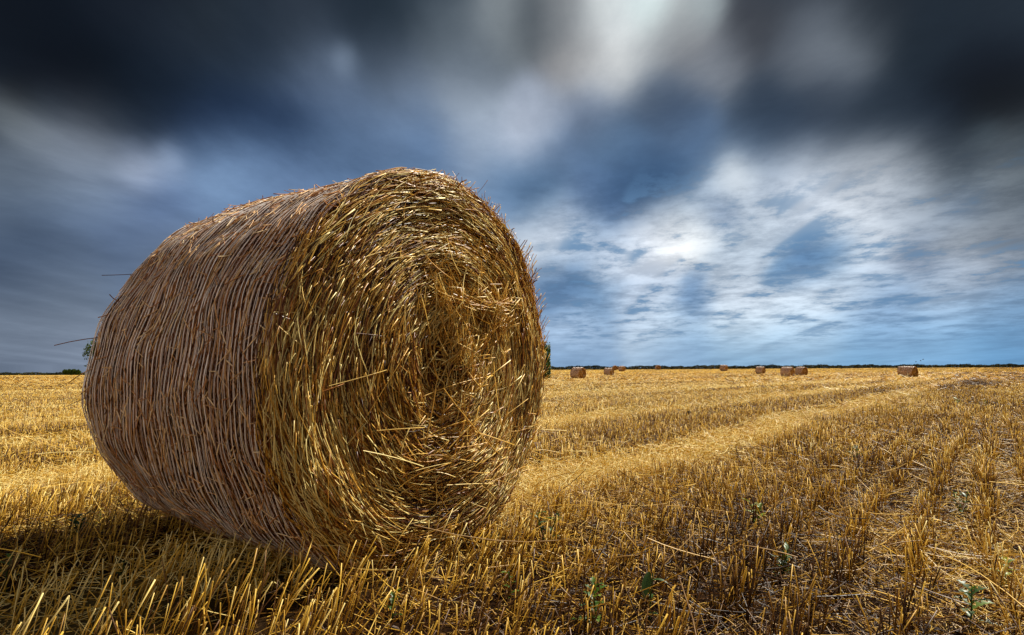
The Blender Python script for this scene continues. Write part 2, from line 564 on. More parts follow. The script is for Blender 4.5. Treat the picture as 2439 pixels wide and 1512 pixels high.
ground = obj('field', make_mesh('field', V, [f, f0[:, ::-1]], None, (m,)))
ground['kind'] = 'structure'

# ------------------------------------------------------------------ stubble and litter
def wedge(n, y0, y1, margin=.9):
    """points in front of the camera between y0 and y1, evenly by area"""
    yy = np.sqrt(rng.uniform(y0 ** 2, y1 ** 2, n))
    return rng.uniform(-1, 1, n) * (yy * .86 + margin), yy


def row_snap(x, y, spacing, jit):
    c = x * RPER[0] + y * RPER[1]; a = x * RDIR[0] + y * RDIR[1]
    wv = .025 * np.sin(a * 1.1) + .015 * np.sin(a * 3.1 + 2)
    cs = np.round(c / spacing) * spacing + wv + rng.normal(0, 1, len(c)) * jit * (1 + 2.2 * (1 - sstep(-1.2, -.2, c))) - .03
    return cs * RPER[0] + a * RDIR[0], cs * RPER[1] + a * RDIR[1]


def bale_local(x, y):
    dx, dy = x - BALE_X, y - BALE_Y
    return dx * AX[0] + dy * AX[1], dx * AY[0] + dy * AY[1]


def clear_height(x, y):
    lx, ly = bale_local(x, y)
    lx = lx + SHEAR * .6
    under = (np.abs(lx) < R) & (ly > -0.01) & (ly < LEN + .01)
    h = R - np.sqrt(np.maximum(R * R - lx * lx, 0))
    return np.where(under, h, 9.0)


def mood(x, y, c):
    """patches of browner and paler straw, drawn out along the drill rows; the strip at the right is brown and weedy, and it and the left are darkened as painted corner shade"""
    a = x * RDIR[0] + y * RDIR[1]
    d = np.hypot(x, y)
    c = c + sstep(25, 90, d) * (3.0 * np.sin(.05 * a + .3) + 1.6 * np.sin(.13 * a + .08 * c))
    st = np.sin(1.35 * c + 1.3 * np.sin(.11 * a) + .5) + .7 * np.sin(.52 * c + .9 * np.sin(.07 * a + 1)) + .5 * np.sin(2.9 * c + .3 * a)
    brown = .24 * (1 - sstep(-1.0, -.1, x / (y + .5) + .15)) * sstep(2.5, 7, y) + sstep(-1.25, -.5, c) * (.22 + .16 * np.sin(1.7 * a + 2.2 * np.sin(2.1 * c)) * np.sin(.8 * a))  # corner darkening put into the straw tone at left, partly so at right
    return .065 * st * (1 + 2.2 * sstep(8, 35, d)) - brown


def make_stems(x, y, hmin, hmax, rmin, rmax, S, lean_amt=.085, sides=3, big=False):
    n = len(x)
    sw, c = swath(x, y)
    h = rng.uniform(hmin, hmax, n) * (1 - .18 * sw)
    h *= 1 + .25 * (1 - sstep(-.4, .8, x)) * (1 - sstep(2, 3, y))
    h *= .85 + .3 * np.sin(x * 2.1 + np.sin(y * 1.7)) ** 2
    ch = clear_height(x, y)
    h = np.minimum(h, ch * .9 - .004)
    keep = h > .012
    x, y, h, sw, c = x[keep], y[keep], h[keep], sw[keep], c[keep]
    n = len(x)
    # the stems to the left of the coil lean over to the right
    lw = .26 * (1 - sstep(-.7, .9, x)) * (1 - sstep(2.4, 4.5, y)) + .10 * np.sin(1.3 * x + .7 * y) * np.sin(.9 * y - 1.1 * x) ** 2
    lx = rng.normal(0, lean_amt, n) + lw + .05
    ly = rng.normal(0, lean_amt, n) + .02
    wild = rng.random(n) < .10
    lx = np.where(wild, rng.normal(0, .55, n), lx); ly = np.where(wild, rng.normal(0, .55, n), ly)
    D = np.stack([lx, ly, np.ones(n)], -1); D /= np.linalg.norm(D, axis=1, keepdims=True)
    P0 = np.stack([x, y, terrain(x, y) - .006], -1)
    bend = np.stack([rng.normal(0, .02, n), rng.normal(0, .02, n), np.zeros(n)], -1) * (h / .15)[:, None]
    P = bezier_like(P0, D, h + .006, bend, S)
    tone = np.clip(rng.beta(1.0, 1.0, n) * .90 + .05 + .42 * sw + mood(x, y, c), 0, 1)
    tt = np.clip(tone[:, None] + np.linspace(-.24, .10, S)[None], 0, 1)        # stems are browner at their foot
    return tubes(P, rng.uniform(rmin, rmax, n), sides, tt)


def clusters(n, y0, y1, spacing, jit, per, spread):
    x, y = wedge(n, y0, y1)
    x, y = row_snap(x, y, spacing, jit)
    m = rng.poisson(per, n) + 1
    x = np.repeat(x, m); y = np.repeat(y, m)
    return x + rng.normal(0, spread, len(x)), y + rng.normal(0, spread, len(x))


def area(y0, y1, margin=.9):
    return .86 * (y1 ** 2 - y0 ** 2) + 2 * margin * (y1 - y0)


def thin(x, y):
    """leave gaps in patches and thin the stems in the pale bands"""
    sw, c = swath(x, y)
    p = .80 + .34 * np.sin(2.3 * x + 1.1 * np.sin(3.1 * y)) * np.sin(2.9 * y + .8) - .05 * sw
    kp = rng.random(len(x)) < p
    return x[kp], y[kp]


parts = []
for (y0, y1, dens, per, spc, sp, hm, hM, rm, rM, S) in [
        (1.02, 4.2, 300, 2.6, .19, .014, .05, .15, .0010, .0021, 4),
        (4.2, 9.0, 230, 2.2, .19, .020, .05, .15, .0013, .0026, 3),
        (9.0, 20.0, 110, 1.8, .19, .03, .05, .14, .0024, .0045, 2),
        (20.0, 45.0, 36, 1.5, .38, .06, .06, .15, .005, .010, 2),
        (45.0, 100.0, 9, 1.2, .76, .2, .05, .13, .012, .024, 2),
        (100.0, 240.0, 1.3, 1.0, 1.5, .5, .04, .10, .03, .06, 2)]:
    nn = int(area(y0, y1) * dens)
    x, y = clusters(nn, y0, y1, spc, .018 if y0 < 9 else spc * .2, per, sp)
    x, y = thin(x, y)
    parts.append(make_stems(x, y, hm, hM, rm, rM, S))
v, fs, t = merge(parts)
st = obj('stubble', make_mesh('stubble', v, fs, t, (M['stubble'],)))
st['kind'] = 'stuff'
st['label'] = 'cut golden straw stubble standing in rows over the field'
st['category'] = 'stubble'


def make_litter(n, y0, y1, lmin, lmax, rmin, rmax, S, zmax, flat=.35):
    x, y = wedge(n, y0, y1)
    sw, c = swath(x, y)
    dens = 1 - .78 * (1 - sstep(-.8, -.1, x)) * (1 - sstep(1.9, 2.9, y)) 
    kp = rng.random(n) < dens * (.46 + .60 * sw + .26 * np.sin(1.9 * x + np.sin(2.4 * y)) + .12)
    x, y, sw, c = x[kp], y[kp], sw[kp], c[kp]
    n = len(x)
    ch = clear_height(x, y)
    kp = ch > .03
    x, y, sw, c, ch = x[kp], y[kp], sw[kp], c[kp], ch[kp]
    n = len(x)
    L = lmin + (lmax - lmin) * rng.random(n) ** 2.2
    a = rng.uniform(0, 2 * PI, n); e = rng.normal(0, flat, n)
    D = np.stack([np.cos(a) * np.cos(e), np.sin(a) * np.cos(e), np.sin(e)], -1)
    z = terrain(x, y) + np.minimum(.004 + zmax * rng.random(n) ** 2 * (1 + .8 * sw), ch * .5)
    P0 = np.stack([x, y, z], -1) - D * (L / 2)[:, None]
    bend = rng.normal(0, .18, (n, 3)) * L[:, None]
    P = bezier_like(P0, D, L, bend, S)
    P[..., 2] = np.maximum(P[..., 2], terrain(P[..., 0], P[..., 1]) + .003)
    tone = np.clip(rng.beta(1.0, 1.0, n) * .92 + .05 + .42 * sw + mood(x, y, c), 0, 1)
    return tubes(P, rng.uniform(rmin, rmax, n), 3, tone, cap=False)


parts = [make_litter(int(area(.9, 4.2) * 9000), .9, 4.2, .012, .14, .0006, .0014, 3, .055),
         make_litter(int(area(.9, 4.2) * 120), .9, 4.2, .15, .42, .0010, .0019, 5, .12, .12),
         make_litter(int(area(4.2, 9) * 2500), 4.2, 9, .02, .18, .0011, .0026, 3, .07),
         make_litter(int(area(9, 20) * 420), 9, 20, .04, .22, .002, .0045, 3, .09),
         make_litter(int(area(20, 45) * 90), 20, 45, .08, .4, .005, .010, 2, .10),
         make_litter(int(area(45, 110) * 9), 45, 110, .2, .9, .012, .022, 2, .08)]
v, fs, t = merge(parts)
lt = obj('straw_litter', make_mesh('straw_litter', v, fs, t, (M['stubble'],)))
lt['kind'] = 'stuff'
lt['label'] = 'loose chopped straw and chaff strewn between the stubble rows'
lt['category'] = 'straw'

# ------------------------------------------------------------------ far bales
FL = 1.24
far_core = solid_roll(FL, R, 72, 14, 0.006, .6)
n = 900
th = rng.uniform(0, 2 * PI, n); y0 = rng.uniform(.02, FL - .02, n)
s = np.linspace(-.5, .5, 4); Ls = rng.uniform(.1, .35, n); ang = rng.normal(0, .35, n)
P = roll_pt(th[:, None] + s * (Ls * np.cos(ang))[:, None] / R, np.clip(y0[:, None] + s * (Ls * np.sin(ang))[:, None], .01, FL - .01),
            rng.uniform(-.004, .012, n)[:, None], R, FL)
fs1 = tubes(P, rng.uniform(.005, .012, n), 3, rng.beta(1.8, 1.8, n))
v, fs, t = merge([far_core, fs1])
mi = np.concatenate([(f.max(1) >= len(far_core[0])).astype(np.int32) for f in fs])
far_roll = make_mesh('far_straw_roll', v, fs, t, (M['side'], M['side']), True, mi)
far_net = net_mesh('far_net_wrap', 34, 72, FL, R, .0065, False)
rr, x, z, s, Ls = face_straws(1300, R, 0)
yv = depth_field(x, z) * 1.4 + rng.uniform(-.03, .03, len(rr))[:, None]
P = np.stack([x, yv, z + R - .012], -1)
P[..., 2] = np.maximum(P[..., 2], .02)
v, fs, t = tubes(P, rng.uniform(.005, .011, len(rr)), 3, rng.beta(1.5, 1.7, len(rr)) * .9)
far_face = make_mesh('far_end_face', v, fs, t, (M['face'],))

far_specs = [  # picture column, base row, height in pixels, how far the end face turns to the camera, label
    (1375.5, 903.2, 28.1, .42, 'far round bale closest behind the big bale on its right, straw end showing'),
    (1448.4, 895.6, 18.8, .25, 'far round bale just in front of two smaller bales, left of centre of the row'),
    (1463.0, 881.8, 11.5, 1.35, 'tiny dark bale end-on to us against the hedge, half behind another bale'),
    (1479.4, 884.3, 12.8, .35, 'small bale whose net side covers the edge of a dark end-on bale by the hedge'),
    (1565.2, 880.3, 11.2, 1.25, 'lone tiny round bale seen end-on at the foot of the dark hedge'),
    (1721.5, 883.3, 14.7, .15, 'lone small bale whose pale top reaches up across the hedge line'),
    (1808.2, 890.8, 17.8, .12, 'lone mid-sized bale side-on, between the hedge-line bale and the close pair'),
    (1872.1, 898.3, 24.4, .14, 'larger left bale of the close pair standing side by side with a gap'),
    (1905.0, 895.3, 21.4, .36, 'smaller right bale of the close pair, its straw end facing right'),
    (2148.0, 894.0, 21.4, .10, 'far bale mostly hidden behind the rightmost bale, only a left strip showing'),
    (2161.0, 900.4, 27.8, .22, 'rightmost far bale, large and broad, overlapping another bale behind it'),
]
proto = None
for (u, vb, h, turn, label) in far_specs:
    eyeline = EYE - math.tan(ROLL) * (u - PW / 2)
    dist = 1.3 * F / h
    x = (u - PW / 2) / F * dist; y = dist
    gz = float(terrain(x, y))
    # slide along the sight line until the foot stands on the ground
    for _ in range(40):
        zt = CAM_H - (vb - eyeline) / F * y
        gz = float(terrain(x, y))
        if abs(zt - gz) < .02: break
        y += (zt - gz) * 12 if abs(zt - gz) < 1 else math.copysign(8, zt - gz)
        y = min(max(y, dist * .86), dist * 1.14); x = (u - PW / 2) / F * y
    view = math.atan2(x, y)
    rz = -view + (PI / 2 - turn - (.30 if turn < 1 else 0))               # local y (axis) points away to the left, face looks right and to the camera
    if proto is None:
        b = thing('straw_bale', label, 'straw bale', group='round straw bales on the field')
        obj('straw_roll', far_roll, b); obj('net_wrap', far_net, b); obj('end_face', far_face, b)
        o2 = obj('end_face', far_face, b); o2.location = (0, FL, 0); o2.rotation_euler = (0, 0, PI)
        proto = b
    else:
        b = proto.copy(); col.objects.link(b)
        for chd in list(proto.children):
            c2 = chd.copy(); col.objects.link(c2); c2.parent = b
        b['label'] = label
    sc = h * y / F / 1.3
    b.scale = (sc, sc, sc)
    mid = np.array([-math.sin(rz), math.cos(rz)]) * FL * .5 * sc
    b.location = (x - mid[0], y - mid[1], gz + .01)
    b.rotation_euler = (0, 0, rz)

# ------------------------------------------------------------------ hedges, bushes
m, k, out = new_mat('hedge_leaves')
a = k.n.new('ShaderNodeAttribute'); a.attribute_name = 'tone'
principled(k, out, k.ramp(a.outputs['Fac'], [(0, (.012, .016, .006)), (.5, (.028, .036, .010)), (.85, (.07, .075, .018)), (1, (.20, .15, .06))]), .7, .2, translucent=.15)
M['leaf_far'] = m
m, k, out = new_mat('bush_leaves')
a = k.n.new('ShaderNodeAttribute'); a.attribute_name = 'tone'
principled(k, out, k.ramp(a.outputs['Fac'], [(0, (.018, .035, .008)), (.6, (.06, .11, .015)), (1, (.13, .20, .03))]), .5, .3, translucent=.25)
M['leaf'] = m
m, k, out = new_mat('bark')
tc = k.n.new('ShaderNodeTexCoord')
principled(k, out, k.ramp(k.noise(tc.outputs['Object'], 12, 4, .6), [(.3, (.03, .02, .012)), (.7, (.12, .085, .055))]), .9, .1)
M['bark'] = m


def leaf_cloud(C, size, tone):
    """C (n,3) leaf places -> bent leaf quads"""
    n = len(C)
    d = rng.normal(0, 1, (n, 3)); d /= np.linalg.norm(d, axis=1, keepdims=True)
    e = np.cross(d, rng.normal(0, 1, (n, 3))); e /= np.linalg.norm(e, axis=1, keepdims=True)
    nrm = np.cross(d, e)
    sz = size[:, None]
    V = np.stack([C - d * sz, C + e * sz * .45 + nrm * sz * .12, C + d * sz, C - e * sz * .45 + nrm * sz * .12], 1).reshape(-1, 3)
    f = np.arange(n * 4).reshape(n, 4)
    return V, [np.concatenate([f[:, [0, 1, 2]], f[:, [0, 2, 3]]])], np.repeat(tone, 4)


def hedge(name, label, pts, height, width, n, leaf):
    """pts: list of (x, y) of the foot line"""
    pts = np.array(pts); seg = np.linalg.norm(np.diff(pts, axis=0), axis=1); cum = np.concatenate([[0], np.cumsum(seg)])
    s = rng.uniform(0, cum[-1], n)
    x = np.interp(s, cum, pts[:, 0]); y = np.interp(s, cum, pts[:, 1])
    hh = height * (.82 + .14 * np.sin(s * .31) + .10 * np.sin(s * .93 + 1) + .08 * np.sin(s * 2.3))
    zz = rng.random(n) ** .8
    prof = np.sqrt(np.clip(1 - (zz * 1.0) ** 2 * .75, 0, 1))
    x = x + rng.normal(0, width * .4, n) * prof; y = y + rng.normal(0, width * .4, n) * prof
    C = np.stack([x, y, terrain(x, y) + zz * hh], -1)
    tone = np.clip(rng.beta(1.4, 2.2, n) + .25 * np.sin(s * .17) * np.sin(s * .05 + 1) * (zz > .4), 0, 1)
    v, fs, t = leaf_cloud(C, rng.uniform(.6, 1.4, n) * leaf, tone)
    o = obj(name, make_mesh(name, v, fs, t, (M['leaf_far'],), False))
    o['label'] = label; o['category'] = 'hedge'
    return o


def at_dist(u, d):
    x = (u - PW / 2) / F * d
    return (x, d)


hedge('hedge', 'long low dark hedge along the far right edge of the field behind the bales',
      [at_dist(1200, 196), at_dist(1470, 196), at_dist(1800, 208), at_dist(2100, 224), at_dist(2438, 238), at_dist(2700, 250)], 1.22, 1.3, 42000, .20)
hedge('hedge', 'thin dark hedge strip on the skyline left of the big bale',
      [at_dist(-150, 400), at_dist(150, 392), at_dist(420, 385)], 1.7, 2.5, 9000, .4)


def bush(name, label, u, d, w, h, n, leaf, cat='bush', L=60):
    x, y = at_dist(u, d); gz = float(terrain(x, y))
    b = thing(name, label, cat, (x, y, gz))
    # lobes of leaves with gaps between them
    lc = np.stack([rng.uniform(-.46, .46, L) * w, rng.normal(0, .25, L), h * rng.uniform(.25, .85, L)], -1)
    lr = rng.uniform(.12, .26, L) * min(w, h)
    k_ = rng.integers(0, L, n)
    dirs = rng.normal(0, 1, (n, 3)); dirs /= np.linalg.norm(dirs, axis=1, keepdims=True)
    C = lc[k_] + dirs * (lr[k_] * rng.random(n) ** .4)[:, None]
    C[:, 0] = np.clip(C[:, 0], -w / 2, w / 2)
    C[:, 2] = np.clip(C[:, 2], .05, h)
    v, fs, t = leaf_cloud(C, rng.uniform(.6, 1.4, n) * leaf, np.clip(rng.beta(1.6, 1.8, n), 0, 1))
    obj('crown', make_mesh('crown', v, fs, t, (M['leaf'],), False), b)
    nb = 7
    tops = lc[rng.choice(L, nb, False)]
    P0 = np.stack([rng.normal(0, w * .02, nb), rng.normal(0, w * .02, nb), np.full(nb, -.05)], -1)
    s = np.linspace(0, 1, 5)[None, :, None]
    P = P0[:, None] * (1 - s) + tops[:, None] * s + np.array([0, 0, .15 * h]) * (s * (1 - s))
    v, fs, t = tubes(P, np.linspace(1, .3, 5)[None].repeat(nb, 0) * h * .02, 4, np.full(nb, .5))
    obj('trunk', make_mesh('trunk', v, fs, t, (M['bark'],)), b)
    return b


bush('bush', 'dark green bush peeping out right beside the big bale at its right edge', 1248, 46, 3.6, 2.95, 14000, .08)
bush('bush', 'tall green bush half hidden behind the left edge of the big bale', 301, 34, 3.4, 2.75, 14000, .07)
bush('bush', 'low green bush at the end of the left skyline hedge beside the bale', 175, 330, 9.0, 3.0, 5000, .35)

# ------------------------------------------------------------------ weeds
m, k, out = new_mat('weed_green')
a = k.n.new('ShaderNodeAttribute'); a.attribute_name = 'tone'
principled(k, out, k.ramp(a.outputs['Fac'], [(0, (.018, .045, .006)), (.5, (.06, .13, .010)), (1, (.26, .33, .03))]), .45, .4, translucent=.3)
M['weed'] = m
m, k, out = new_mat('dead_weed')
tc = k.n.new('ShaderNodeTexCoord')
principled(k, out, k.ramp(k.noise(tc.outputs['Object'], 60, 3, .6), [(.3, (.012, .006, .004)), (.7, (.05, .025, .014))]), .8, .2)
M['dead'] = m


def leaf_blade(P0, D, L, W, lobes, droop, tone):
    """one leaf with a midrib fold; lobes > 0 gives a spiny outline"""
    S = 12 if lobes == 0 else lobes * 4 + 1
    s = np.linspace(0, 1, S)
    D = np.array(D) / np.linalg.norm(D)
    side = np.cross(D, [0, 0, 1.0]); side /= np.linalg.norm(side) + 1e-9
    up = np.cross(side, D)
    w = W * np.sin(PI * np.clip(s * .93 + .05, 0, 1)) ** .8
    if lobes:
        tooth = np.abs(((s * lobes) % 1) * 2 - 1)
        w = w * (.28 + .85 * (1 - tooth))
    mid = np.array(P0) + D * (L * s)[:, None] - np.array([0, 0, 1.0]) * (droop * L * s ** 2)[:, None]
    l = mid + side * w[:, None] + up * (w * .35)[:, None]
    r = mid - side * w[:, None] + up * (w * .35)[:, None]
    V = np.concatenate([l, mid, r])
    i = np.arange(S - 1)
    f = np.concatenate([np.stack([i, i + 1, i + 1 + S, i + S], -1), np.stack([i + S, i + 1 + S, i + 1 + 2 * S, i + 2 * S], -1)])
    return V, [f], np.full(len(V), tone)


def weed(label, u, v, h, kind, tone, cat='weed', nleaf=9, lsize=1.0):
    h *= .85
    g = ground_at(u, v)
    b = thing('weed_plant', label, cat, g, rng.uniform(0, 6), 'green weeds in the stubble')
    ns = 1 if kind in ('thistle', 'broad') else 3
    stems, leaves = [], []
    for j in range(ns):
        a = rng.uniform(0, 6.28)
        lean = np.array([math.cos(a), math.sin(a), 0]) * h * (.10 if ns == 1 else .3)
        s = np.linspace(0, 1, 6)[:, None]
        path = np.array([0, 0, -.01]) * (1 - s) + (np.array([0, 0, h]) + lean) * s + np.array([rng.normal(0, .006), rng.normal(0, .006), 0]) * np.sin(s * PI)
        stems.append(tubes(path[None], np.linspace(.0028, .0014, 6)[None], 4, np.array([tone * .7])))
        for q in range(nleaf):
            t = (.12 + .88 * (q + rng.random() * .5) / nleaf) if kind != 'thistle' else (.25 + .75 * (q / nleaf) ** .7)
            p = path[0] * 0 + np.array([np.interp(t, s[:, 0], path[:, i]) for i in range(3)])
            aa = q * 2.4 + rng.normal(0, .3)
            up = .25 + .9 * t if kind == 'thistle' else rng.uniform(.1, 1.0)
            D = (math.cos(aa), math.sin(aa), up)
            if kind == 'thistle':
                L = h * (.62 - .28 * t) * rng.uniform(.8, 1.2) * lsize
                leaves.append(leaf_blade(p, D, L, L * .22, 4, .35, np.clip(tone + rng.normal(0, .15), 0, 1)))
            elif kind == 'broad':
                L = h * .42 * rng.uniform(.7, 1.2) * lsize
                leaves.append(leaf_blade(p, D, L, L * .17, 0, .4, np.clip(tone + rng.normal(0, .1), 0, 1)))
            else:
                L = h * .40 * rng.uniform(.6, 1.2) * lsize
                leaves.append(leaf_blade(p, D, L, L * .13, 0, .3, np.clip(tone + rng.normal(0, .15), 0, 1)))
    vv, ff, tt = merge(stems); obj('stem', make_mesh('weed_stem', vv, ff, tt, (M['weed'],)), b)
    vv, ff, tt = merge(leaves); obj('foliage', make_mesh('weed_foliage', vv, ff, tt, (M['weed'],)), b)
    return b


weed('spiny green thistle at the bottom edge in sunlit stubble, just right of the big bale', 1405, 1506, .135, 'thistle', .45, nleaf=11)
wb = weed('thin stemmed weed with one hanging oblong dark leaf, right of the bottom thistle', 1546, 1470, .13, 'broad', .2, nleaf=4)
vv, ff, tt = leaf_blade((.004, 0, .115), (.5, -.5, -.75), .065, .012, 0, .1, .22)
obj('leaf', make_mesh('weed_leaf', vv, ff, tt, (M['weed'],)), wb)
weed('large spiny dark green thistle in the bottom right corner of the field', 2306, 1506, .125, 'thistle', .25, nleaf=11, lsize=1.15)
weed('pale green thistle at the right edge, above the corner thistle', 2398, 1402, .10, 'thistle', .9, nleaf=9)
weed('slim upright dark weed among stubble clumps in the lower right middle', 1857, 1385, .12, 'stems', .3)
weed('yellow-green leafy weed standing right of the bale in bright stubble', 1803, 1262, .13, 'stems', .95, nleaf=8)
weed('dark green tangled weed close to the lower right rim of the big bale', 1303, 1305, .15, 'stems', .3, nleaf=8)
weed('feathery green weed at the left picture edge in the bale shadow', 16, 1408, .12, 'thistle', .5)
weed('dark bushy weed on the sunny edge of the bale shadow, far left', 180, 1292, .12, 'stems', .15, nleaf=11, lsize=1.2)
weed('tiny green leaf shoot in sunny stubble left of the bale foot', 243, 1152, .10, 'broad', .5, nleaf=5)
weed('bright small leafy shoot just below the sunny edge left of the bale', 236, 1246, .07, 'broad', .8, nleaf=5)
weed('small green weed in the middle of the right field near the brown patch', 2033, 1104, .15, 'stems', .4, nleaf=8)
weed('green sprig among brown stubble under the right edge rows', 2287, 1226, .12, 'stems', .55, nleaf=7)
weed('leafy dark weed beside the bale front foot in the lower centre', 1216, 1425, .09, 'broad', .4, nleaf=6)
weed('small yellow-green tuft on the brown strip at the far right', 2284, 972, .20, 'stems', .95, nleaf=8)
weed('dull green tuft right of the yellow-green one on the brown strip', 2346, 972, .18, 'stems', .6, nleaf=8)
weed('broad-leaved weed low in the shade at the bottom left', 300, 1400, .10, 'broad', .12, nleaf=6)
weed('small green shoot at the bottom edge under the bale front', 935, 1478, .08, 'thistle', .45)

g = ground_at(1643, 1001)
dw = thing('dead_weed', 'dark brown dried seed head sticking up alone in the pale stubble', 'dead weed', g)
s = np.linspace(0, 1, 5)[:, None]
path = np.array([[0, 0, -.01]]) * (1 - s) + np.array([[-.012, 0, .10]]) * s
vv, ff, tt = tubes(path[None], np.array([[.010, .009, .007, .006, .005]]), 4, np.array([.5]))
obj('stem', make_mesh('dead_stem', vv, ff, tt, (M['dead'],)), dw)
nn = 90
d = rng.normal(0, 1, (nn, 3)); d /= np.linalg.norm(d, axis=1, keepdims=True); d[:, 2] = np.abs(d[:, 2]) * .9 - .25
P = bezier_like(np.tile([[-.012, 0, .105]], (nn, 1)), d, rng.uniform(.02, .035, nn), rng.normal(0, .004, (nn, 3)), 3)
vv, ff, tt = tubes(P, np.full(nn, .004), 3, np.full(nn, .5))
obj('seed_head', make_mesh('seed_head', vv, ff, tt, (M['dead'],)), dw)

# ------------------------------------------------------------------ birds far off
m, k, out = new_mat('bird_feathers')
tc = k.n.new('ShaderNodeTexCoord')
principled(k, out, k.ramp(k.noise(tc.outputs['Object'], 9, 2, .5), [(.3, (.015, .015, .018)), (.7, (.04, .04, .045))]), .7, .2)
M['bird'] = m


def bird_mesh():
    S, K = 9, 8
    s = np.linspace(0, 1, S)
    path = np.stack([np.zeros(S), (s - .5) * .34, .02 * np.sin(s * PI)], -1)
    rad = np.array([.004, .018, .026, .034, .038, .036, .026, .020, .004])
    b = tubes(path[None], rad[None], K, np.array([.5]))
    ps = [b]
    for sg in (-1, 1):
        q = np.linspace(0, 1, 7)
        x = sg * (.02 + .28 * q); z = .02 + .10 * np.sin(q * PI * .75)
        ch = .075 * (1 - q ** 2 * .85); y0 = .03 - .10 * q ** 2
        le = np.stack([x, y0 + ch, z], -1); te = np.stack([x, y0 - ch, z - .006], -1); md = np.stack([x, y0, z + .012], -1)
        V = np.concatenate([le, md, te, md - [0, 0, .014]])
        i = np.arange(6)
        f = np.concatenate([np.stack([i + 7 * a, i + 1 + 7 * a, i + 1 + 7 * c, i + 7 * c], -1) for a, c in ((0, 1), (1, 2), (2, 3), (3, 0))])
        ps.append((V, [f], np.zeros(len(V))))
    tail = np.array([[-.015, -.15, .005], [.015, -.15, .005], [.035, -.25, 0], [-.035, -.25, 0], [0, -.15, .012], [0, -.25, .006]])
    ps.append((tail, [np.array([[0, 3, 5, 4], [4, 5, 2, 1], [0, 1, 2, 3]])], np.zeros(6)))
    v, fs, t = merge(ps)
    return make_mesh('bird', v, fs, t, (M['bird'],))


bm_ = bird_mesh()
for (u, v, rz, lab) in [(2180.8, 861.9, 1.2, 'lowest of three tiny dark birds flying over the right hedge'),
                        (2192.0, 859.5, 1.0, 'middle of three tiny dark birds flying over the right hedge'),
                        (2197.6, 856.3, 1.4, 'highest of three tiny dark birds flying over the right hedge')]:
    o = obj('bird', bm_)
    d = ray(u, v) * 150
    o.location = (d.x, d.y, d.z + CAM_H); o.rotation_euler = (.1, .15, rz)
    o['label'] = lab; o['category'] = 'bird'; o['group'] = 'birds above the hedge'

# ------------------------------------------------------------------ sun and sky
sd = bpy.data.lights.new('sun', 'SUN')
sd.energy = 5.0; sd.angle = math.radians(.5); sd.color = (1.0, .94, .82)
so = bpy.data.objects.new('sun', sd); col.objects.link(so)
sv_ = Vector((math.sin(SUN_AZ) * math.cos(SUN_EL), math.cos(SUN_AZ) * math.cos(SUN_EL), math.sin(SUN_EL)))
so.rotation_euler = sv_.to_track_quat('Z', 'Y').to_euler()
so.location = sv_ * 50

world = bpy.data.worlds.new('World'); scene.world = world
world.use_nodes = True
wt = world.node_tree; wt.nodes.clear()
k = NT(wt)
wout = k.n.new('ShaderNodeOutputWorld'); bg = k.n.new('ShaderNodeBackground')
k.l.new(bg.outputs[0], wout.inputs[0])
tc = k.n.new('ShaderNodeTexCoord'); dirv = tc.outputs['Generated']
sep = k.n.new('ShaderNodeSeparateXYZ'); k.l.new(dirv, sep.inputs[0])
az = k.math('ARCTAN2', sep.outputs[0], sep.outputs[1])
el = k.math('ARCSINE', sep.outputs[2])
cmb = k.n.new('ShaderNodeCombineXYZ')
DEG = 180 / PI
k.l.new(k.math('MULTIPLY', az, DEG), cmb.inputs[0]); k.l.new(k.math('MULTIPLY', k.math('MAXIMUM', el, 0.0), DEG), cmb.inputs[1])
pq = cmb.outputs[0]
# flat cloud-layer coordinates: streaks run towards the viewer and close up at the horizon
zz_ = k.math('ADD', k.math('MAXIMUM', sep.outputs[2], 0.0), .10)
cl = k.n.new('ShaderNodeCombineXYZ')
k.l.new(k.math('DIVIDE', sep.outputs[0], zz_), cl.inputs[0]); k.l.new(k.math('DIVIDE', sep.outputs[1], zz_), cl.inputs[1])
pl = cl.outputs[0]
w1 = k.vmath('SUBTRACT', k.noise(k.mapping(pl, scale=(1.1, .40, 1)), 1.0, 2, .5, out='Color'), (.5, .5, .5))
w2 = k.vmath('SUBTRACT', k.noise(k.mapping(pl, scale=(4.2, 1.5, 1)), 1.0, 4, .6, out='Color'), (.5, .5, .5))
calm = k.mapr(el, math.radians(1), math.radians(7), .25, 1.0)          # the far low sky is smooth
cv = k.n.new('ShaderNodeCombineXYZ')
for i_ in range(3): k.l.new(calm, cv.inputs[i_])
w1 = k.vmath('MULTIPLY', w1, cv.outputs[0]); w2 = k.vmath('MULTIPLY', w2, cv.outputs[0])
pw = k.vmath('ADD', pq, k.vmath('MULTIPLY', w1, (3.2, 2.0, 0)))
pw = k.vmath('ADD', pw, k.vmath('MULTIPLY', w2, (2.0, 1.2, 0)))


def s2l(c):
    return tuple(((x / 255) / 12.92 if x / 255 <= .04045 else ((x / 255 + .055) / 1.055) ** 2.4) for x in c)


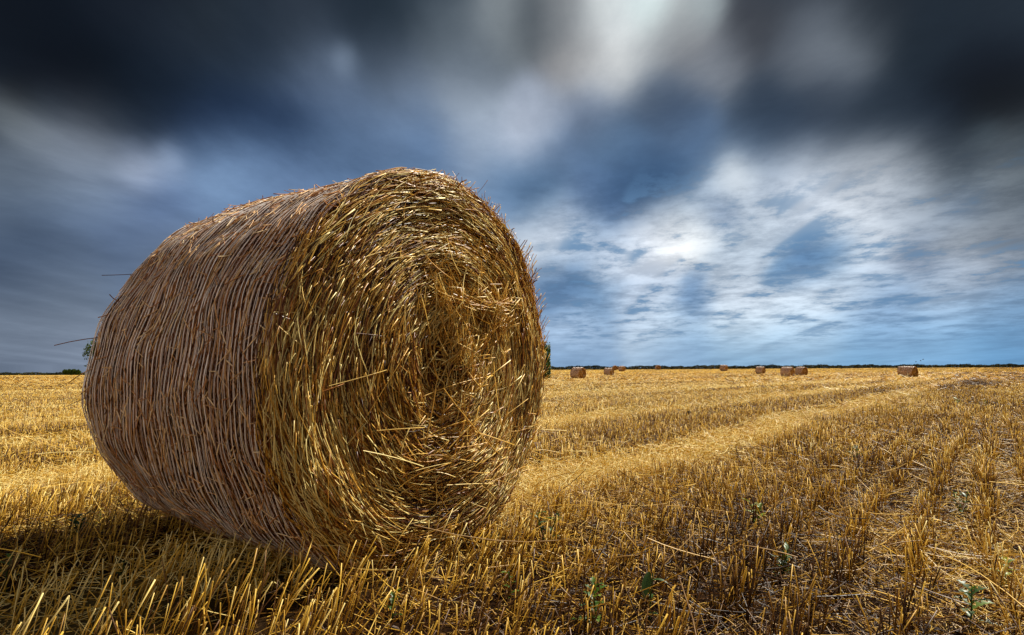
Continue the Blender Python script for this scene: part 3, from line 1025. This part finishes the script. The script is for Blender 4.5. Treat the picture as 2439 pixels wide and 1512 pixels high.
CLOUDS = [  # picture column, row, spread in pixels, colour
    (1335, 20, 50, (140, 144, 148)), (1395, 55, 44, (186, 192, 196)), (1330, 70, 46, (126, 131, 137)), (1585, 85, 46, (160, 165, 170)),
    (1630, 45, 40, (172, 178, 181)), (1670, 10, 40, (172, 184, 188)), (1540, 110, 44, (184, 189, 193)), (1400, 120, 44, (178, 181, 184)),
    (1440, 30, 46, (211, 217, 218)), (1475, 125, 62, (190, 195, 198)), (1170, 780, 80, (145, 167, 197)), (1100, 620, 90, (155, 174, 204)),
    (44, 44, 72, (12, 16, 24)), (174, 174, 72, (4, 4, 10)), (-10, 205, 72, (13, 18, 28)), (305, 52, 72, (23, 28, 39)),
    (180, 90, 72, (13, 19, 29)), (420, 110, 72, (31, 38, 50)), (523, 70, 72, (38, 46, 56)), (640, 100, 72, (27, 36, 49)),
    (697, 52, 72, (45, 53, 66)), (827, 52, 72, (32, 41, 54)), (915, 26, 72, (19, 29, 39)), (915, 105, 72, (54, 64, 79)),
    (1045, 70, 72, (80, 90, 101)), (1176, 61, 72, (137, 145, 151)), (1120, 140, 72, (82, 92, 106)), (815, 146, 30, (147, 163, 190)),
    (749, 165, 72, (100, 114, 139)), (887, 165, 72, (58, 69, 87)), (610, 157, 72, (41, 53, 73)), (436, 174, 72, (20, 30, 46)),
    (300, 180, 72, (5, 13, 25)), (348, 244, 72, (7, 16, 31)), (230, 232, 72, (4, 4, 4)), (523, 261, 72, (27, 41, 69)),
    (697, 244, 72, (59, 75, 108)), (827, 244, 72, (90, 108, 142)), (958, 200, 72, (108, 120, 142)), (1089, 218, 72, (137, 149, 168)),
    (1132, 305, 72, (176, 188, 208)), (958, 287, 72, (100, 122, 160)), (1040, 360, 72, (80, 105, 148)), (784, 348, 72, (61, 79, 110)),
    (870, 340, 72, (79, 100, 137)), (610, 314, 72, (9, 24, 55)), (479, 322, 72, (18, 32, 64)), (700, 320, 72, (13, 31, 65)),
    (348, 287, 72, (50, 60, 79)), (218, 279, 72, (75, 84, 99)), (131, 244, 34, (25, 34, 46)), (60, 225, 34, (4, 4, 4)),
    (20, 256, 34, (148, 157, 161)), (87, 296, 42, (150, 159, 168)), (200, 348, 72, (169, 177, 195)), (331, 401, 40, (202, 211, 234)),
    (409, 375, 36, (187, 203, 235)), (314, 348, 26, (105, 117, 144)), (505, 392, 72, (140, 168, 212)), (610, 383, 72, (132, 160, 207)),
    (723, 401, 72, (114, 140, 187)), (820, 400, 72, (96, 123, 168)), (375, 453, 72, (85, 105, 148)), (218, 436, 72, (117, 131, 154)),
    (87, 392, 72, (87, 97, 113)), (44, 479, 72, (103, 117, 139)), (174, 505, 72, (115, 134, 168)), (261, 540, 72, (82, 100, 139)),
    (87, 566, 72, (55, 71, 102)), (1132, 366, 72, (156, 173, 202)), (1193, 436, 72, (101, 130, 173)), (60, 650, 72, (45, 59, 87)),
    (150, 630, 72, (87, 101, 127)), (120, 700, 72, (119, 131, 152)), (50, 780, 72, (115, 127, 149)), (150, 850, 72, (126, 138, 162)),
    (40, 868, 72, (96, 108, 132)), (1269, 50, 62, (73, 80, 88)), (1369, 130, 62, (148, 147, 148)), (1469, 60, 46, (240, 247, 250)),
    (1549, 20, 46, (238, 255, 255)), (1449, 150, 66, (247, 248, 246)), (1619, 100, 62, (134, 135, 139)), (1779, 70, 62, (65, 68, 76)),
    (1699, 160, 62, (138, 144, 155)), (1919, 120, 62, (100, 107, 119)), (2009, 120, 62, (134, 142, 154)), (2069, 60, 62, (28, 35, 44)),
    (2219, 100, 62, (24, 34, 46)), (2369, 150, 62, (4, 9, 21)), (2419, 40, 62, (32, 42, 54)), (2369, 260, 62, (4, 4, 4)),
    (2119, 270, 62, (36, 46, 60)), (1969, 240, 62, (51, 60, 76)), (1819, 260, 62, (46, 58, 77)), (1569, 220, 62, (84, 98, 122)),
    (1619, 290, 62, (64, 81, 111)), (1419, 250, 62, (108, 122, 150)), (1269, 270, 62, (152, 162, 183)), (1249, 330, 62, (221, 229, 248)),
    (1319, 380, 62, (95, 118, 156)), (1469, 330, 62, (84, 108, 144)), (1519, 400, 62, (70, 96, 136)), (1649, 440, 74, (20, 52, 98)),
    (1419, 460, 62, (79, 104, 147)), (1289, 460, 62, (57, 87, 128)), (1539, 480, 70, (20, 50, 96)), (1469, 508, 36, (44, 73, 122)),
    (1639, 340, 62, (104, 130, 171)), (1779, 350, 62, (87, 106, 136)), (1899, 330, 72, (30, 46, 72)), (2019, 350, 76, (42, 52, 68)),
    (2219, 340, 76, (4, 11, 25)), (2259, 390, 48, (4, 14, 28)), (2339, 322, 26, (60, 73, 85)), (2409, 370, 62, (80, 90, 98)),
    (1749, 420, 46, (251, 255, 255)), (1699, 470, 62, (231, 241, 254)), (1829, 440, 62, (164, 178, 201)), (1919, 400, 62, (219, 228, 243)),
    (2049, 420, 62, (227, 234, 245)), (2169, 420, 62, (203, 212, 224)), (2319, 420, 62, (145, 155, 165)), (2399, 430, 62, (100, 108, 119)),
    (1709, 505, 34, (89, 112, 153)), (1619, 530, 62, (252, 255, 255)), (1549, 560, 62, (245, 248, 254)), (1439, 570, 62, (137, 160, 194)),
    (1329, 540, 62, (215, 226, 244)), (1279, 600, 62, (196, 206, 221)), (1469, 610, 62, (229, 236, 250)), (1819, 530, 62, (199, 211, 228)),
    (1919, 480, 62, (212, 222, 238)), (2019, 520, 62, (199, 207, 220)), (2159, 500, 62, (142, 154, 174)), (2299, 480, 42, (106, 126, 160)),
    (2399, 510, 62, (80, 90, 104)), (1759, 610, 62, (176, 191, 211)), (1919, 622, 46, (40, 87, 149)), (1989, 608, 46, (38, 88, 148)),
    (1864, 642, 26, (73, 117, 170)), (2079, 600, 62, (226, 235, 248)), (2199, 590, 34, (117, 132, 159)), (2179, 634, 30, (127, 139, 165)),
    (2319, 580, 62, (151, 159, 171)), (2409, 600, 62, (134, 141, 154)), (1329, 690, 62, (61, 96, 147)), (1419, 712, 62, (73, 108, 154)),
    (1519, 700, 62, (190, 204, 228)), (1649, 705, 36, (100, 132, 179)), (1769, 690, 62, (190, 201, 219)), (1919, 690, 62, (204, 215, 231)),
    (2019, 700, 62, (203, 215, 231)), (2099, 730, 62, (103, 135, 183)), (2219, 690, 62, (162, 179, 204)), (2319, 670, 62, (175, 185, 206)),
    (2409, 720, 62, (83, 111, 151)), (1369, 770, 62, (202, 222, 252)), (1569, 770, 62, (189, 207, 230)), (1769, 770, 62, (215, 230, 247)),
    (1919, 790, 62, (211, 232, 256)), (2089, 795, 62, (150, 183, 225)), (2219, 800, 62, (157, 190, 232)), (2369, 770, 62, (124, 165, 213)),
    (2379, 830, 62, (91, 146, 203)), (2219, 840, 62, (101, 154, 207)), (1919, 850, 62, (107, 150, 196)), (1619, 840, 62, (135, 169, 211)),
    (1369, 840, 62, (119, 151, 195)), (1769, 845, 62, (119, 158, 200)), (2069, 850, 62, (112, 162, 212)), (700, 600, 105, (108, 128, 166)),
    (1000, 650, 105, (126, 148, 188)), (600, 820, 105, (123, 139, 167)), (900, 820, 105, (125, 150, 186)), (400, 650, 90, (97, 113, 143)),
    (1000, 480, 80, (103, 130, 171)), (600, 480, 80, (94, 120, 163)), (-250, 100, 105, (12, 17, 26)), (-220, 320, 100, (100, 110, 122)),
    (-250, 550, 105, (81, 95, 123)), (-230, 780, 105, (108, 120, 142)), (2680, 200, 105, (14, 23, 35)), (2660, 420, 100, (70, 82, 96)),
    (2680, 620, 105, (118, 132, 154)), (2680, 800, 105, (104, 152, 206)), (1000, -120, 105, (48, 58, 72)), (1500, -120, 90, (200, 214, 218)),
    (400, -150, 105, (20, 26, 36)), (1900, -140, 100, (60, 67, 78)), (2350, -140, 105, (26, 36, 48)),
]
acc = None; wacc = None
PX = DEG / F
for (u, v, sp, cc) in CLOUDS:
    d = ray(u, v)
    a0 = math.degrees(math.atan2(d.x, d.y)); e0 = math.degrees(math.asin(d.z))
    sig = min(sp, 105) * PX * 1.05
    dist = k.vmath('DISTANCE', pw, (a0, e0, 0.0))
    w = k.math('POWER', math.exp(-1 / sig ** 2), k.math('MULTIPLY', dist, dist))
    c = s2l(cc)
    # sums in a perceptual scale so that mixed clouds do not wash out
    c = tuple(x ** .5 for x in c)
    sn = k.n.new('ShaderNodeVectorMath'); sn.operation = 'SCALE'
    sn.inputs[0].default_value = c; k.l.new(w, sn.inputs['Scale'])
    if acc is None:
        acc = sn.outputs[0]; wacc = w
    else:
        acc = k.vmath('ADD', sn.outputs[0], acc); wacc = k.math('ADD', wacc, w)
# elsewhere in the sky: broken storm cloud from noise, a low warm glow added behind the camera as fill
gen = k.noise(k.mapping(dirv, scale=(1, 1, 2.2)), 2.2, 6, .55)
gcol = k.ramp(gen, [(.30, (.22, .25, .29)), (.5, (.36, .39, .43)), (.7, (.62, .63, .64))])
fill_bank = k.math('MULTIPLY', k.mapr(k.math('MULTIPLY_ADD', sep.outputs[0], .55, sep.outputs[1]), .05, -.45), k.mapr(el, math.radians(42), math.radians(12)))
fill_bank = k.math('MULTIPLY', fill_bank, k.mapr(gen, .30, .62, .55, 1.0))
gcol = k.mix(fill_bank, gcol, (1.14, 1.02, .89))
w0 = 0.004
acc = k.vmath('MULTIPLY_ADD', gcol, (w0, w0, w0), acc)
wacc = k.math('ADD', wacc, w0)
rootc = k.vmath('DIVIDE', acc, wacc)
# fine mottled texture of the brighter cloud, long soft streaks higher up
n3 = k.noise(k.mapping(pl, rot=(0, 0, .3), scale=(2.6, 2.1, 1)), 1.0, 8, .66)
n4 = k.noise(k.mapping(pl, scale=(2.6, .35, 1)), 1.0, 3, .5)
lowm = k.math('MULTIPLY', k.mapr(el, math.radians(19), math.radians(12)), k.mapr(el, math.radians(.5), math.radians(4)))
lowm = k.math('MULTIPLY', lowm, k.mapr(az, math.radians(-2), math.radians(6)))
fl = k.mapr(n3, .36, .64, -.5, .5)
n5 = k.noise(k.mapping(pl, rot=(0, 0, -.2), scale=(1.5, .95, 1)), 1.0, 7, .60, .4)
det = k.math('MULTIPLY', fl, k.math('MULTIPLY_ADD', lowm, .20, .05))
det = k.math('ADD', det, k.math('MULTIPLY', k.math('SUBTRACT', n4, .5), k.mapr(el, math.radians(17), math.radians(27), .26, .08)))
det = k.math('ADD', det, k.math('MULTIPLY', k.math('SUBTRACT', n5, .5), k.mapr(el, math.radians(4), math.radians(15), .1, .60)))
gain = k.math('ADD', det, 1.0)
gv = k.n.new('ShaderNodeCombineXYZ')
k.l.new(k.math('MULTIPLY_ADD', det, 1.05, 1.0), gv.inputs[0]); k.l.new(gain, gv.inputs[1]); k.l.new(k.math('MULTIPLY_ADD', det, .9, 1.0), gv.inputs[2])
rootc = k.vmath('MULTIPLY', rootc, gv.outputs[0])
gap = k.math('MULTIPLY', k.mapr(n3, .50, .38), k.math('MULTIPLY', lowm, k.math('MULTIPLY', k.mapr(n4, .60, .42), .75)))
rootc = k.mix(gap, rootc, tuple(x ** .5 for x in s2l((96, 134, 182))))
cloud = k.vmath('MULTIPLY', rootc, rootc)
hs = k.n.new('ShaderNodeHueSaturation')
hs.inputs['Hue'].default_value = .490; hs.inputs['Saturation'].default_value = .96
k.l.new(cloud, hs.inputs['Color']); cloud = hs.outputs[0]
sky = k.n.new('ShaderNodeTexSky'); sky.sky_type = 'NISHITA'; sky.sun_disc = False
sky.sun_elevation = SUN_EL; sky.sun_rotation = SUN_AZ
# thin spots let a little of the blue sky through
skyc = k.vmath('MULTIPLY', sky.outputs[0], (.05, .05, .05))
final = k.mix(.03, cloud, skyc)
k.l.new(final, bg.inputs[0])
world.cycles.sampling_method = 'NONE'      # a smooth sky needs no importance map
bg.inputs[1].default_value = 2 ** -.65

vs = scene.view_settings
vs.view_transform = 'Standard'; vs.look = 'None'; vs.exposure = .65; vs.gamma = 1
vs.use_curve_mapping = False
scene.cycles.max_bounces = 6
